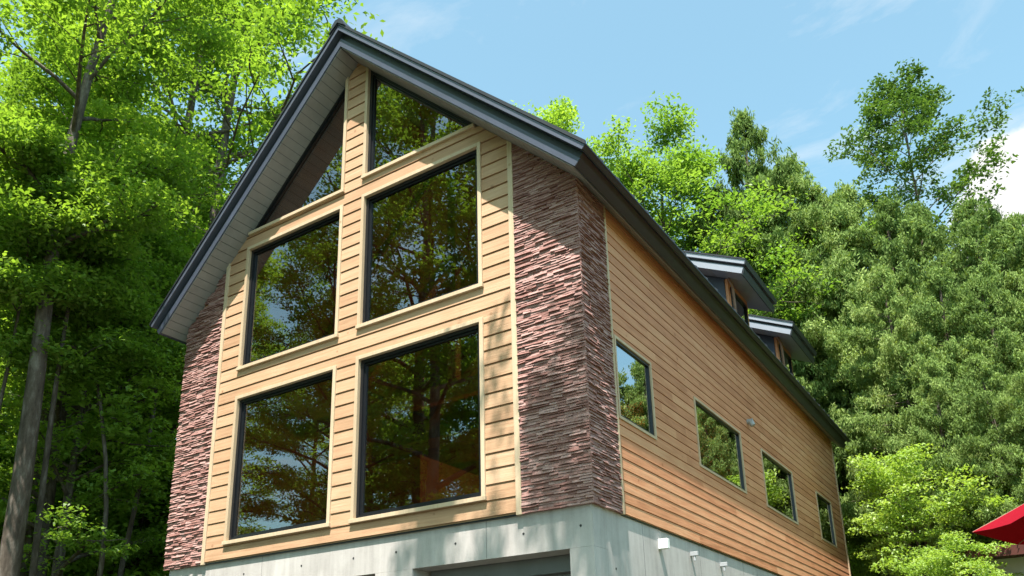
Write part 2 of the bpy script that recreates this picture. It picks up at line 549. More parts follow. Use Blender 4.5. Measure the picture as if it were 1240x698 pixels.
# the first opening sits just beyond the stone's edge trim
sw[0] = (.80, 1.79)
SC = 0.035
sp = 0.13
mb = HMB()
ztop = soff(0) + .03
ed = sorted(set([round(i * sp, 4) for i in range(0, 31)] + [round(i * sp + .012, 4) for i in range(0, 31)] + [SZ0 - SC, SZ1 + SC, ztop]))
ed = [z for z in ed if z <= ztop]
for za, zb in zip(ed[:-1], ed[1:]):
    zm = (za + zb) / 2; k = int(zm / sp + 1e-6); rel = zm - k * sp
    seg = [(.70, LEN)]
    if SZ0 - SC < zm < SZ1 + SC:
        seg = []; y = .70
        for y0, y1 in sw:
            if y0 - SC > y: seg.append((y, y0 - SC))
            y = y1 + SC
        seg.append((y, LEN))
    if rel < .012: xa = xb = -0.012
    else:
        f_ = lambda z: 0.002 - .005 * ((z - k * sp - .012) / (sp - .012))
        xa, xb = f_(za), f_(zb)
    # boards come in lengths: butt joints
    rk = random.Random(k * 31 + 5); js = []; yj = rk.uniform(1.5, 4)
    while yj < LEN: js.append(yj); yj += rk.uniform(2.4, 4)
    for s0, s1 in seg:
        cutp = [s0] + [j for j in js if s0 < j < s1] + [s1]
        for c0, c1 in zip(cutp[:-1], cutp[1:]):
            rv = random.Random(k * 97 + sum(1 for j in js if j <= c0 + 1e-6)).random()
            mb.hexa([(-.13, c0, za), (xa, c0, za), (xa, c1, za), (-.13, c1, za), (-.13, c0, zb), (xb, c0, zb), (xb, c1, zb), (-.13, c1, zb)], rv)
mb.box(-.13, -0.012, .13, .70, 0, ztop)
mb.build('side_siding', M['siding_side'])

# stacked split-face stone on the corners
def stones(name, face, a0, a1, depth_dir, seed):
    """face 'front': runs along x at y=0 ; face 'side': runs along y at x=0"""
    rs = random.Random(seed); mb = HMB()
    z = -0.012; row = 0
    while z < 5.0:
        h = rs.uniform(.024, .036)
        a = a0 - (rs.uniform(0, .12))
        while a < a1:
            l = rs.uniform(.08, .30)
            s0, s1 = max(a, a0), min(a + l, a1); a += l
            if s1 - s0 < .012: continue
            lim = soff((s0 + s1) / 2) if face == 'front' else soff(0)
            if z > lim - .01: continue
            n = max(1, int((s1 - s0) / .08))
            d0 = rs.uniform(.016, .040); rv = rs.random()
            tb = rs.uniform(-.005, .005); tt = rs.uniform(-.005, .005)
            prev = None
            for i in range(n + 1):
                s = s0 + (s1 - s0) * i / n
                wz = .0025 * math.sin(s * 17 + row * 2.1) + .002 * math.sin(s * 41 + row * 5)
                cur = (s, z + wz + tb * (i / n - .5), min(z + h * .96 + wz + tt * (i / n - .5), lim + .06), d0 + rs.uniform(-.007, .007), d0 * rs.uniform(.4, .85))
                if prev:
                    (sa, zl, zh, da, ea), (sb, zl2, zh2, db, eb) = prev, cur
                    if face == 'front':
                        P = [(sa, -da, zl), (sb, -db, zl2), (sb, .012, zl2), (sa, .012, zl), (sa, -ea, zh), (sb, -eb, zh2), (sb, .012, zh2), (sa, .012, zh)]
                    else:
                        P = [(-.012, sa, zl), (da, sa, zl), (db, sb, zl2), (-.012, sb, zl2), (-.012, sa, zh), (ea, sa, zh), (eb, sb, zh2), (-.012, sb, zh2)]
                    mb.hexa(P, rv)
                prev = cur
        z += h; row += 1
    return mb.build(name, M['stone'])


stones('stone_cladding', 'front', CX + Ws + .035, 0.022, 1, 11)
stones('stone_cladding', 'front', -7.022, CX - Ws - .035, 1, 12)
stones('stone_cladding', 'side', -0.018, .665, 1, 13)

# vertical trim boards at the stone edges
for x in (CX + Ws - .03, CX - Ws - .04):
    mb = HMB(); mb.box(x, x + .07, -.034, .01, -.02, soff(x + .035) + .02, .7)
    mb.build('trim_board', M['casing'], bevel=.003)
mb = HMB(); mb.box(-.012, .030, .668, .712, -.012, soff(0) + .02, .4); mb.build('trim_board', M['casing'], bevel=.003)
mb = HMB(); mb.box(-.012, .022, LEN - .05, LEN + .02, -.012, soff(0) + .02, .2); mb.build('trim_board', M['casing'], bevel=.003)
mb = HMB(); mb.box(CX - Ws, CX + Ws, -.006, .02, -.018, -.002); mb.box(-.02, -.002, .7, LEN, -.018, -.002); mb.build('drip_flashing', M['black_frame'])


def ring(mb, poly, inset, y0, y1, r=.5):
    """frame bars along a closed polygon (x,z), mitred inwards by inset"""
    n = len(poly); P = [Vector(p) for p in poly]
    cen = sum(P, Vector((0, 0))) / n
    lines = []
    for i in range(n):
        a, b = P[i], P[(i + 1) % n]; d = (b - a).normalized(); nn = Vector((-d.y, d.x))
        if nn.dot(cen - a) < 0: nn = -nn
        lines.append((a + nn * inset, d))
    Q = []
    for i in range(n):
        (p, d), (p2, d2) = lines[i - 1], lines[i]
        den = d.x * d2.y - d.y * d2.x
        tt = ((p2.x - p.x) * d2.y - (p2.y - p.y) * d2.x) / den
        Q.append(p + d * tt)
    for i in range(n):
        j = (i + 1) % n
        mb.hexa([(P[i].x, y0, P[i].y), (P[j].x, y0, P[j].y), (P[j].x, y1, P[j].y), (P[i].x, y1, P[i].y),
                 (Q[i].x, y0, Q[i].y), (Q[j].x, y0, Q[j].y), (Q[j].x, y1, Q[j].y), (Q[i].x, y1, Q[i].y)], r)
    return [tuple(q) for q in Q]


def front_window(poly, cas_poly, lab=None):
    mb = HMB(); q = ring(mb, poly, .045, .012, .10)
    q2 = ring(mb, q, .028, .035, .085)
    fr = mb.build('window', M['black_frame'])
    if lab: fr['label'] = lab
    mb = HMB(); mb.prism(q2, 'y', .056, .064)
    sub(mb, 'pane', M['glass'], fr)
    return fr


def sub(mb, name, m_, parent_part, **k):
    o = HMB.build(mb, name, m_, None, **k)
    o.parent = parent_part
    return o


for (x0, x1, z0, z1), lb in zip(wins, ['lower right gable window', 'lower left gable window', 'middle right gable window', 'middle left gable window']):
    fr = front_window([(x0, z0), (x1, z0), (x1, z1), (x0, z1)], None, lb)
    mb = HMB(); o_ = CAS
    # side and head casings butt between, sill slightly prouder
    mb.box(x0 - o_, x0, -.040, .11, z0 - .002, z1 + o_, .3); mb.box(x1, x1 + o_, -.040, .11, z0 - .002, z1 + o_, .8)
    mb.box(x0, x1, -.040, .11, z1, z1 + o_, .6)
    sub(mb, 'casing', M['casing'], fr, bevel=.003)
    mb = HMB(); mb.box(x0 - o_ - .012, x1 + o_ + .012, -.056, .11, z0 - o_, z0 - .002, .65)
    sub(mb, 'sill', M['casing'], fr, bevel=.003)

for sg, z0 in tri_z:
    xa = CX + sg * Wa; top = soff(xa) - .005; xb = CX + sg * ((ZS - z0 - .03) / T)
    poly = [(xa, z0), (xb, z0), (xb, z0 + .025), (xa, top)] if sg > 0 else [(xb, z0), (xa, z0), (xa, top), (xb, z0 + .025)]
    fr = front_window(poly, None, 'triangular gable window ' + ('right' if sg > 0 else 'left') + ' of the centre post')
    mb = HMB()
    lo, hi = (xa - sg * CAS, xa) if sg > 0 else (xa, xa + CAS)
    mb.box(lo, hi, -.040, .11, z0 - .002, top + .04, .5)
    sub(mb, 'casing', M['casing'], fr, bevel=.003)
    mb = HMB(); l2, h2 = sorted((xa - sg * (CAS + .01), xb + sg * .01))
    mb.box(l2, h2, -.054, .11, z0 - CAS, z0 - .002, .7)
    sub(mb, 'sill', M['casing'], fr, bevel=.003)

# side windows
def side_ring(y0, y1, z0, z1, ins, x0, x1, mb):
    mb.box(x0, x1, y0, y1, z0, z0 + ins); mb.box(x0, x1, y0, y1, z1 - ins, z1)
    mb.box(x0, x1, y0, y0 + ins, z0 + ins, z1 - ins); mb.box(x0, x1, y1 - ins, y1, z0 + ins, z1 - ins)


for i, (y0, y1) in enumerate(sw):
    mb = HMB(); side_ring(y0, y1, SZ0, SZ1, .03, -.09, -.004, mb)
    fr = mb.build('window', M['black_frame'])
    fr['label'] = ['side window nearest the stone corner', 'second side window', 'third side window', 'last narrow side window'][i]
    mb = HMB(); mb.box(-.034, -.026, y0 + .03, y1 - .03, SZ0 + .03, SZ1 - .03); sub(mb, 'pane', M['glass_side'], fr)
    mb = HMB(); side_ring(y0 - SC, y1 + SC, SZ0 - SC, SZ1 + SC, SC - .001, -.12, .016, mb); sub(mb, 'casing', M['casing'], fr)
mb = HMB(); mb.tube([(0.0, 5.88, 2.46), (.09, 5.88, 2.46)], .045, 14); mb.tube([(.05, 5.88, 2.46), (.09, 5.88, 2.38)], [.05, .042], 14)
mb.build('wall_lamp', M['grey_plastic'], smooth=False)

# ---- roof
XO, YF, YB = .372, -.40, 12.96


def chevron(d0, d1, out_, y0, y1, m_, name, grow=0.0, parent=None, xin=None):
    """both slopes between vertical depths d0 and d1 below the roof top line"""
    def end(d): return XO + out_ - .5 * d
    for_top = end(d0); for_bot = end(d1)
    mb = HMB()
    for sg in (1, -1):
        c_ = CX
        e0 = CX + sg * (for_top - CX); e1 = CX + sg * (for_bot - CX)
        P = [(c_, ZT - d0), (e0, ZT - d0 - T * abs(e0 - CX)), (e1, ZT - d1 - T * abs(e1 - CX)), (c_, ZT - d1)]
        mb.prism(P, 'y', y0, y1)
    o = mb.build(name, m_)
    return o


roof = chevron(0, .084, 0, YF - .06, YB + .05, M['metal_cap'], 'roof')
chev = chevron(.088, .190, -.03, YF + .035, YB - .03, M['metal_dark'], 'roof_core')
chevron(.194, .333, 0, YF, YB, M['metal_fascia'], 'fascia')
# dark sheet roof covering with standing seams
mb = HMB()
for sg in (1, -1):
    e = CX + sg * (XO + .012 - CX)
    mb.prism([(CX, ZT + .004), (e, ZT + .004 - T * abs(e - CX)), (e, ZT + .028 - T * abs(e - CX)), (CX, ZT + .028)], 'y', YF - .075, YB + .06)
    y = YF - .07
    while y < YB:
        mb.prism([(CX + sg * .09, ZT - T * .09 + .03), (e, ZT + .03 - T * abs(e - CX)), (e, ZT + .058 - T * abs(e - CX)), (CX + sg * .09, ZT - T * .09 + .058)], 'y', y, y + .022)
        y += .42
mb.build('roof_sheeting', M['metal_dark'])
# long eave fascias along both sides (dark)
for sg in (1, -1):
    def ex(d, o_=0): return CX + sg * (XO + o_ - .5 * d - CX)
    mb = HMB()
    for d0, d1, o_ in ((.0, .084, .014), (.194, .334, .012)):
        a0, a1 = ex(d0), ex(d1); b0_, b1_ = ex(d0, o_), ex(d1, o_)
        za0 = ZT - d0 - T * abs(a0 - CX); za1 = ZT - d1 - T * abs(a1 - CX)
        mb.prism([(a0, za0), (b0_, za0 + .002), (b1_, za1 + .002), (a1, za1)], 'y', YF - .058 if d0 == 0 else YF + .002, YB)
    mb.build('eave_fascia', M['metal_dark'])
# ridge cap
mb = HMB()
mb.prism([(CX - .16, ZT - .10), (CX - .10, ZT + .03), (CX - .045, ZT + .09), (CX + .045, ZT + .09), (CX + .10, ZT + .03), (CX + .16, ZT - .10), (CX, ZT + .03)], 'y', YF - .09, YB + .07)
mb.build('ridge_cap', M['metal_dark'])
# soffit planks laid along the eaves
mb = HMB()
for sg in (1, -1):
    s = 0.02; k = 0
    hyp = math.hypot(1, T)
    smax = (XO - .5 * .337 - CX) * hyp - .03
    while s < smax:
        s1 = min(s + .135, smax)
        def pt(ss, dd):
            x = ss / hyp
            return (CX + sg * (x - dd * T / hyp * 1), ZS - T * x - dd / hyp * 1)
        P = [pt(s, 0), pt(s1 - .007, 0), pt(s1 - .007, .012), pt(s, .012)]
        mb.prism(P, 'y', YF + .018, LEN + .25, random.Random(k).random()); k += 1
        s = s1
mb.build('soffit', M['soffit'])
# timber ceiling inside
mb = HMB()
for sg in (1, -1):
    x = 0.1
    while x < 3.3:
        x1 = x + .12
        mb.prism([(CX + sg * x, ZS - T * x - .02), (CX + sg * (x1 - .006), ZS - T * (x1 - .006) - .02), (CX + sg * (x1 - .006), ZS - T * (x1 - .006) - .035), (CX + sg * x, ZS - T * x - .035)], 'y', .14, LEN - .13, random.Random(x).random())
        x = x1
mb.build('ceiling', M['interior'])

# ---- dormers (long shed roofs on the right-hand slope)
def dormer(y0, y1, lab):
    sl = .48; xe = 0.0; ze = 6.03
    def top(x): return ze + sl * (xe - x)
    rf = HMB(); xl = -2.95
    def slab(x0, x1, d0, d1, ya, yb, mb):
        mb.prism([(x0, top(x0) - d0), (x1, top(x1) - d0), (x1 - .35 * (d1 - d0), top(x1) - d1), (x0, top(x0) - d1)], 'y', ya, yb)
    slab(xl, xe, .0, .08, y0 - .03, y1 + .03, rf)
    slab(xl, xe - .06, .155, .275, y0, y1, rf)
    d = rf.build('dormer', M['dormer_white']); d['label'] = lab
    mb = HMB(); slab(xl, xe - .045, .084, .151, y0 + .03, y1 - .03, mb)
    slab(xl, xe + .012, -.03, -.004, y0 - .045, y1 + .045, mb)
    P = [(xe + .0, top(xe) + .0), (xe + .016, top(xe)), (xe - .03, top(xe) - .08), (xe - .045, top(xe) - .08)]
    mb.prism([(xe + .002, top(xe)), (xe + .02, top(xe)), (xe - .012, top(xe) - .085), (xe - .03, top(xe) - .085)], 'y', y0 - .025, y1 + .025)
    mb.prism([(xe - .057, top(xe) - .155), (xe - .042, top(xe) - .155), (xe - .084, top(xe) - .278), (xe - .10, top(xe) - .278)], 'y', y0 + .003, y1)
    sub(mb, 'dormer_roofing', M['metal_dark'], d)
    mb = HMB()
    x = -.12; k = 0
    while x > xl:
        mb.prism([(x, top(x) - .279), (x - .128, top(x - .128) - .279), (x - .128, top(x - .128) - .291), (x, top(x) - .291)], 'y', y0 + .02, y1 - .02, random.Random(k).random()); x -= .135; k += 1
    sub(mb, 'soffit', M['soffit'], d)
    # cheeks and face wall
    mb = HMB(); xf = -.50
    for ya in (y0 + .38, y1 - .46):
        mb.prism([(xl, ZT - T * abs(xl - CX) - .1), (xf - .06, ZT - T * abs(xf - .06 - CX) - .1), (xf - .06, top(xf) - .29), (xl, top(xl) - .29)], 'y', ya, ya + .08)
    sub(mb, 'cheek_wall', M['navy_board'], d)
    mb = HMB(); zb_ = ZT - T * abs(xf - CX) - .05; zt_ = top(xf) - .295
    ya, yb = y0 + .40, y1 - .40
    mb.box(xf - .055, xf, ya, ya + .12, zb_, zt_); mb.box(xf - .055, xf, yb - .12, yb, zb_, zt_)
    mb.box(xf - .055, xf, ya + .12, yb - .12, zt_ - .14, zt_); mb.box(xf - .055, xf, ya + .12, yb - .12, zb_, zb_ + .35)
    sub(mb, 'face_wall', M['siding_side'], d)
    mb = HMB(); side_ring(ya + .12, yb - .12, zb_ + .35, zt_ - .14, .045, xf - .05, xf + .02, mb); sub(mb, 'window_frame', M['black_frame'], d)
    mb = HMB(); mb.box(xf - .02, xf - .012, ya + .165, yb - .165, zb_ + .395, zt_ - .185); sub(mb, 'pane', M['glass_side'], d)
    # downpipe from the eave corner
    mb = HMB(); mb.tube([(-.46, y0 + .36, top(-.46) - .3), (-.40, y0 + .36, top(-.4) - .45), (-.40, y0 + .36, ZT - T * abs(-.4 - CX) + .02)], .03, 8)
    sub(mb, 'downpipe', M['umbrella_pole'], d)


dormer(7.0, 9.05, 'nearer shed dormer with pale metal fascia')
dormer(10.4, 12.45, 'farther shed dormer with pale metal fascia')

# ---- concrete storey
mb = HMB()
yc = .025; xc = -.02
op = [(-2.37, -.30), (-5.6, -2.94)]
z1 = -.003; zo = -.44
mb.box(-6.94, xc, yc, yc + .30, zo, z1)                       # beam
mb.box(-.30, xc, yc, yc + .30, GZ - .3, zo - .0015); mb.box(-2.94, -2.37, yc, yc + .30, GZ - .3, zo - .0015); mb.box(-6.94, -5.6, yc, yc + .30, GZ - .3, zo - .0015)
mb.box(xc - .30, xc, yc + .302, LEN - .03, GZ - .3, z1); mb.box(-6.94, -6.64, yc + .302, LEN - .03, GZ - .3, z1)
mb.box(-6.636, xc - .304, LEN - .33, LEN - .03, GZ - .3, z1 - .26)
mb.box(-6.636, xc - .304, yc + .304, LEN - .34, -.25, -.012)      # floor slab
mb.box(-6.636, xc - .304, 6.0, 6.2, GZ - .3, -.252)
mb.build('concrete_storey', M['concrete'])
for x in (-6.3, -5.3, -4.2, -3.3, -2.62, -1.75, -.85, -.16):
    mb = HMB(); mb.tube([(x, yc - .001, -.22), (x, yc - .003, -.22)], .014, 10); mb.build('tie_hole', M['concrete_hole'])
for y in (.5, 1.4, 2.3, 3.2, 4.1, 5.0):
    mb = HMB(); mb.tube([(xc + .001, y, -.62), (xc + .003, y, -.62)], .014, 10); mb.build('tie_hole', M['concrete_hole'])
for x in (-1.33, -4.95):
    mb = HMB(); mb.box(x, x + .003, yc - .0015, yc + .002, zo + .002, z1 - .01); mb.build('form_seam', M['concrete_hole'])
for y in (1.25, 3.05, 4.85):
    mb = HMB(); mb.box(xc - .002, xc + .0015, y, y + .003, GZ, z1 - .01); mb.build('form_seam', M['concrete_hole'])
for x0, x1 in op:
    mb = HMB(); mb.box(x0 + .02, x1 - .02, yc + .31, yc + .60, -.62, -.254)
    for k in range(4):
        mb.box(x0 + .04, x1 - .04, yc + .42, yc + .45, -.70 - k * .09, -.70 - k * .09 + .086)
    mb.build('shutter_box', M['shutter'])
mb = HMB()
mb.box(xc, xc + .12, 1.675, 1.745, -.255, -.135); mb.build('outlet_hood', M['white_plastic'], bevel=.006)
for y in (2.72, 3.84):
    mb = HMB(); mb.box(xc, xc + .10, y - .022, y + .022, -.205, -.15); mb.tube([(xc + .05, y, -.206), (xc + .05, y, -.27)], .017, 12)
    mb.build('outlet_hood', M['grey_plastic'], bevel=.004)

# ---- what can be seen inside through the panes
mb = HMB()
mb.box(-6.86, -.14, .14, LEN - .13, -.008, .02)
mb.build('interior_floor', M['interior'])
mb = HMB()
mb.box(-6.86, -.14, 5.2, 5.3, .02, 2.55)
mb.box(-6.86, -.14, 4.2, LEN - .2, 2.58, 2.78)
mb.box(-6.86, -5.0, 3.4, 5.19, .02, 2.2)
mb.build('interior_partition', M['interior'])
mb = HMB()
for y in (2.3, 4.4):
    mb.box(-6.8, -.2, y, y + .14, 2.60 if y < 4 else 2.30, 2.86 if y < 4 else 2.57)
    mb.prism([(CX - .08, 2.87), (CX + .08, 2.87), (CX + .08, ZS - .15), (CX - .08, ZS - .15)], 'y', y, y + .14)
    for sg in (1, -1):
        mb.prism([(CX + sg * .1, 4.9), (CX + sg * .1, 5.12), (CX + sg * 2.2, 3.15), (CX + sg * 2.2, 2.93)], 'y', y + .005, y + .13)
        mb.prism([(CX + sg * .1, ZS - .05), (CX + sg * .1, ZS - .27), (CX + sg * 3.3, ZS - .27 - T * 3.3 + .1), (CX + sg * 3.3, ZS - .05 - T * 3.3 + .1)], 'y', y + .01, y + .12)
mb.build('timber_truss', M['interior'])
mb = HMB(); mb.prism([(-2.2, 1.2), (-1.2, 1.2), (-2.2, 1.75)], 'y', 5.0, 5.19); mb.build('wall_panel', M['white_plastic'])
mb = HMB(); mb.box(-3.3, -2.3, 3.6, 4.1, .02, .95)
mb.build('kitchen_counter', M['white_plastic'])
em, t, o = mat('warm_bulb')
e_ = t.nodes.new('ShaderNodeEmission'); e_.inputs[0].default_value = (1, .62, .25, 1); e_.inputs[1].default_value = 14; t.links.new(e_.outputs[0], o.inputs[0])
for x, y, z in ((-3.0, 3.6, 5.0), (-2.1, 4.0, 2.25), (-1.0, 4.3, 2.2)):
    mb = HMB(); mb.tube([(x, y, z), (x, y, z + .05)], [.035, .03], 10); sp_ = mb.build('ceiling_spotlight', em)
    ld = bpy.data.lights.new('bulb_light', 'POINT'); ld.energy = 16 if z < 3 else 1.5; ld.color = (1, .68, .38); ld.shadow_soft_size = .06
    lo = bpy.data.objects.new('bulb_light', ld); lo.location = (x - CX, y, z - .08 - GZ); C.objects.link(lo); lo.parent = house


# ------------------------------------------------------------------ trees
def tube_np(pts, rad, n):
    pts = np.asarray(pts, float); k = len(pts)
    d = np.gradient(pts, axis=0); d /= np.linalg.norm(d, axis=1)[:, None] + 1e-9
    ref = np.where(np.abs(d[:, 2:3]) > .9, np.array([[1., 0, 0]]), np.array([[0, 0, 1.]]))
    a = np.cross(d, ref); a /= np.linalg.norm(a, axis=1)[:, None] + 1e-9
    b = np.cross(d, a)
    th = np.arange(n) * 2 * np.pi / n
    V = pts[:, None] + (a[:, None] * np.cos(th)[None, :, None] + b[:, None] * np.sin(th)[None, :, None]) * np.asarray(rad)[:, None, None]
    i, j = np.meshgrid(np.arange(k - 1), np.arange(n), indexing='ij')
    j2 = (j + 1) % n
    F = np.stack([i * n + j, i * n + j2, (i + 1) * n + j2, (i + 1) * n + j], -1).reshape(-1, 4)
    return V.reshape(-1, 3), F


class Wood:
    def __init__(s): s.V = []; s.F = []; s.n = 0

    def add(s, pts, rad, n):
        V, F = tube_np(pts, rad, n); s.V.append(V); s.F.append(F + s.n); s.n += len(V)

    def mesh(s, name, m_):
        return np_mesh(name, np.concatenate(s.V), np.concatenate(s.F), m_, smooth=True)


def leaves(cen, rng_, per, rad, flat, ln, wd, up, rnd_c, droop=0.0, outward=None):
    """leaf diamonds scattered in flattened puffs round the centres"""
    k = len(cen)
    n = k * per
    c = np.repeat(cen, per, 0)
    rr = np.repeat(rad, per)[:, None] if hasattr(rad, '__len__') else rad
    p = rng_.normal(size=(n, 3)); p /= np.linalg.norm(p, axis=1)[:, None]
    p *= rng_.random((n, 1)) ** 0.45
    p = p * rr; p[:, 2] *= flat
    c = c + p
    nrm = rng_.normal(size=(n, 3)); nrm[:, 2] = np.abs(nrm[:, 2]) + up
    nrm /= np.linalg.norm(nrm, axis=1)[:, None]
    u = np.cross(nrm, rng_.normal(size=(n, 3))); u[:, 2] -= droop
    u /= np.linalg.norm(u, axis=1)[:, None]
    v = np.cross(nrm, u); v /= np.linalg.norm(v, axis=1)[:, None]
    s = rng_.uniform(.65, 1.25, (n, 1))
    u = u * ln * s; v = v * wd * s
    bend = nrm * (ln * .12) * s
    V = np.stack([c - u, c - v * 1.0 + bend, c + u, c + v * 1.0 + bend], 1).reshape(-1, 3)
    F = np.arange(n * 4).reshape(-1, 4)
    rn = np.clip(np.repeat(rnd_c, per) * .65 + rng_.random(n) * .35, 0, 1)
    return V, F, rn


def broadleaf(seed, H, lo, Rr, n1=20, per=70, leaf=.052, lean=(0, 0), mleaf='leaf_broad', tr=.2, wob=.25, n2=7, mbark='bark', flat=.32, puff=(.32, .62)):
    g = np.random.default_rng(seed)
    Wd = Wood()
    k = 12; zz = np.linspace(0, H * .93, k)
    ph = g.uniform(0, 6, 4)
    tx = lean[0] * zz / H + wob * np.sin(zz * .45 + ph[0]) * (zz / H); ty = lean[1] * zz / H + wob * np.sin(zz * .38 + ph[1]) * (zz / H)
    trunk = np.stack([tx, ty, zz], -1)
    Wd.add(trunk, tr * (1 - .86 * (zz / H) ** .9), 10)
    cen = []; rads = []; rc = []
    for i in range(n1):
        f = (i + g.random() * .7) / n1
        z0 = lo + (H * .93 - lo) * f ** .92
        base = np.array([np.interp(z0, zz, tx), np.interp(z0, zz, ty), z0])
        az = i * 2.4 + g.uniform(-.5, .5)
        prof = math.sqrt(max(0.02, 1 - (max(f - .35, 0) / .67) ** 2)) * (0.55 + .45 * min(1, f / .25))
        ln = Rr * prof * g.uniform(.65, 1.15)
        el = .25 + .75 * f + g.uniform(-.15, .2)
        d = np.array([math.cos(az) * math.cos(el), math.sin(az) * math.cos(el), math.sin(el)])
        s = np.linspace(0, 1, 6)[:, None]
        P = base + d * s * ln + np.array([0, 0, 1]) * (-.12 * ln * s ** 2) + g.normal(size=(6, 3)) * .04 * ln * s
        rb = tr * (1 - .86 * (z0 / H) ** .9) * .5
        Wd.add(P, np.linspace(rb, rb * .18, 6), 6)
        for j in range(n2):
            t0 = .3 + .7 * (j + g.random() * .6) / n2
            q = P[0] + 0
            q = np.array([np.interp(t0, np.linspace(0, 1, 6), P[:, a]) for a in range(3)])
            sd_ = 1 if j % 2 else -1
            a2 = az + sd_ * g.uniform(.4, 1.3)
            l2 = ln * .42 * g.uniform(.5, 1.1) * (1.15 - .5 * t0)
            e2 = g.uniform(-.1, .45)
            d2 = np.array([math.cos(a2) * math.cos(e2), math.sin(a2) * math.cos(e2), math.sin(e2)])
            s4 = np.linspace(0, 1, 4)[:, None]
            P2 = q + d2 * s4 * l2 + g.normal(size=(4, 3)) * .05 * l2 * s4
            Wd.add(P2, np.linspace(rb * .34, rb * .08 + .003, 4), 4)
            tone = g.random()
            for tt in (.45, .75, 1.0):
                c_ = q + d2 * tt * l2 + g.normal(size=3) * .14
                cen.append(c_); rads.append(g.uniform(*puff)); rc.append(np.clip(tone + g.normal() * .15, 0, 1))
        cen.append(P[-1]); rads.append(g.uniform(*puff)); rc.append(g.random())
    cen = np.array(cen); rads = np.array(rads); rc = np.array(rc)
    V, F, rn = leaves(cen, g, per, rads, flat, leaf, leaf * .5, .9, rc, .15)
    return Wd.mesh('trunk', M[mbark]), np_mesh('crown', V, F, M[mleaf], rn)


def conifer(seed, H, lo, Rr, nb=70, per=46, ln=.066, mleaf='leaf_conifer', tr=.17, sharp=1.0):
    g = np.random.default_rng(seed)
    Wd = Wood(); k = 8; zz = np.linspace(0, H, k); ph = g.uniform(0, 6, 2)
    tx = .12 * np.sin(zz * .5 + ph[0]); ty = .12 * np.sin(zz * .4 + ph[1])
    Wd.add(np.stack([tx, ty, zz], -1), tr * (1 - .95 * zz / H) + .01, 8)
    cen = []; rads = []; rc = []
    for i in range(nb):
        f = (i + g.random()) / nb
        z0 = lo + (H - lo) * f
        prof = 1.12 * (1 - f) ** .72 * (.6 + .4 * min(1, f / .2)) + .03
        l = Rr * prof * g.uniform(.6, 1.2)
        az = i * 2.4 + g.uniform(-.6, .6); e = .45 * f + g.uniform(-.35, .35)
        d = np.array([math.cos(az) * math.cos(e), math.sin(az) * math.cos(e), math.sin(e)])
        s = np.linspace(0, 1, 5)[:, None]
        P = np.array([np.interp(z0, zz, tx), np.interp(z0, zz, ty), z0]) + d * s * l + np.array([0, 0, 1]) * (-.18 * l * s + .16 * l * s ** 2)
        Wd.add(P, np.linspace(.03 * (1 - f) + .012, .005, 5), 4)
        tone = g.random()
        m_ = max(2, int(l / .24))
        for j in range(m_):
            t0 = .28 + .72 * (j + 1) / m_
            q = P[0] + (P[-1] - P[0]) * t0
            w_ = .34 * l * (1.1 - t0)
            for sd_ in (-1, -.5, 0, .5, 1):
                if g.random() < .22: continue
                side = np.array([-math.sin(az), math.cos(az), 0]) * sd_ * w_
                cen.append(q + side + g.normal(size=3) * .07 + [0, 0, .0]); rads.append(g.uniform(.08, .19)); rc.append(np.clip(tone * .5 + g.random() * .5, 0, 1))
    cen.append(np.array([tx[-1], ty[-1], H])); rads.append(.2); rc.append(.5)
    V, F, rn = leaves(np.array(cen), g, per, np.array(rads), 1.7, ln, ln * .26, .1, np.array(rc), 1.8)
    return Wd.mesh('trunk', M['bark_con']), np_mesh('crown', V, F, M[mleaf], rn)


def place(meshes, name, x, y, label, cat='tree', group=None, s=1.0, rz=0.0, dz=0.0, z=None, sz=None):
    o = empty(name, (x, y, (float(hgt(x, y)) if z is None else z) - .05 + dz), rz)
    o.scale = (s, s, sz or s)
    tag(o, label, cat, group)
    for nm, me in zip(('trunk', 'crown'), meshes):
        c = bpy.data.objects.new(nm, me); C.objects.link(c); c.parent = o
    return o


def place_top(meshes, name, az, d, el, label, cat='tree', group=None, rz=0.0, wide=1.0):
    """plant a tree d metres away on bearing az, grown to the height its top shows"""
    x, y = pol(az, d)
    H_ = max(v.co.z for v in meshes[1].vertices)
    s_ = (Cam.z + d * math.tan(R(el)) - float(hgt(x, y))) / H_
    o = place(meshes, name, x, y, label, cat, group, s=s_ * wide, rz=rz, sz=s_)
    return o


def pol(az, d):     # a spot on the ground seen from where one stands, in degrees from north and metres
    return Cam.x + d * math.sin(R(az)), Cam.y + d * math.cos(R(az))


B = [broadleaf(1, 17, 4.5, 4.2, 26, 64, leaf=.06), broadleaf(2, 16, 3.0, 3.8, 26, 64, leaf=.06), broadleaf(3, 18, 5.5, 4.4, 26, 64, leaf=.06), broadleaf(4, 13, 2.0, 3.6, 24, 66, leaf=.062)]
K = [conifer(21, 12, 1.2, 2.5, 86, 50), conifer(22, 13, 2.0, 2.8, 90, 50), conifer(23, 11, .8, 2.5, 82, 50), conifer(24, 13, 4.5, 2.2, 74, 50)]

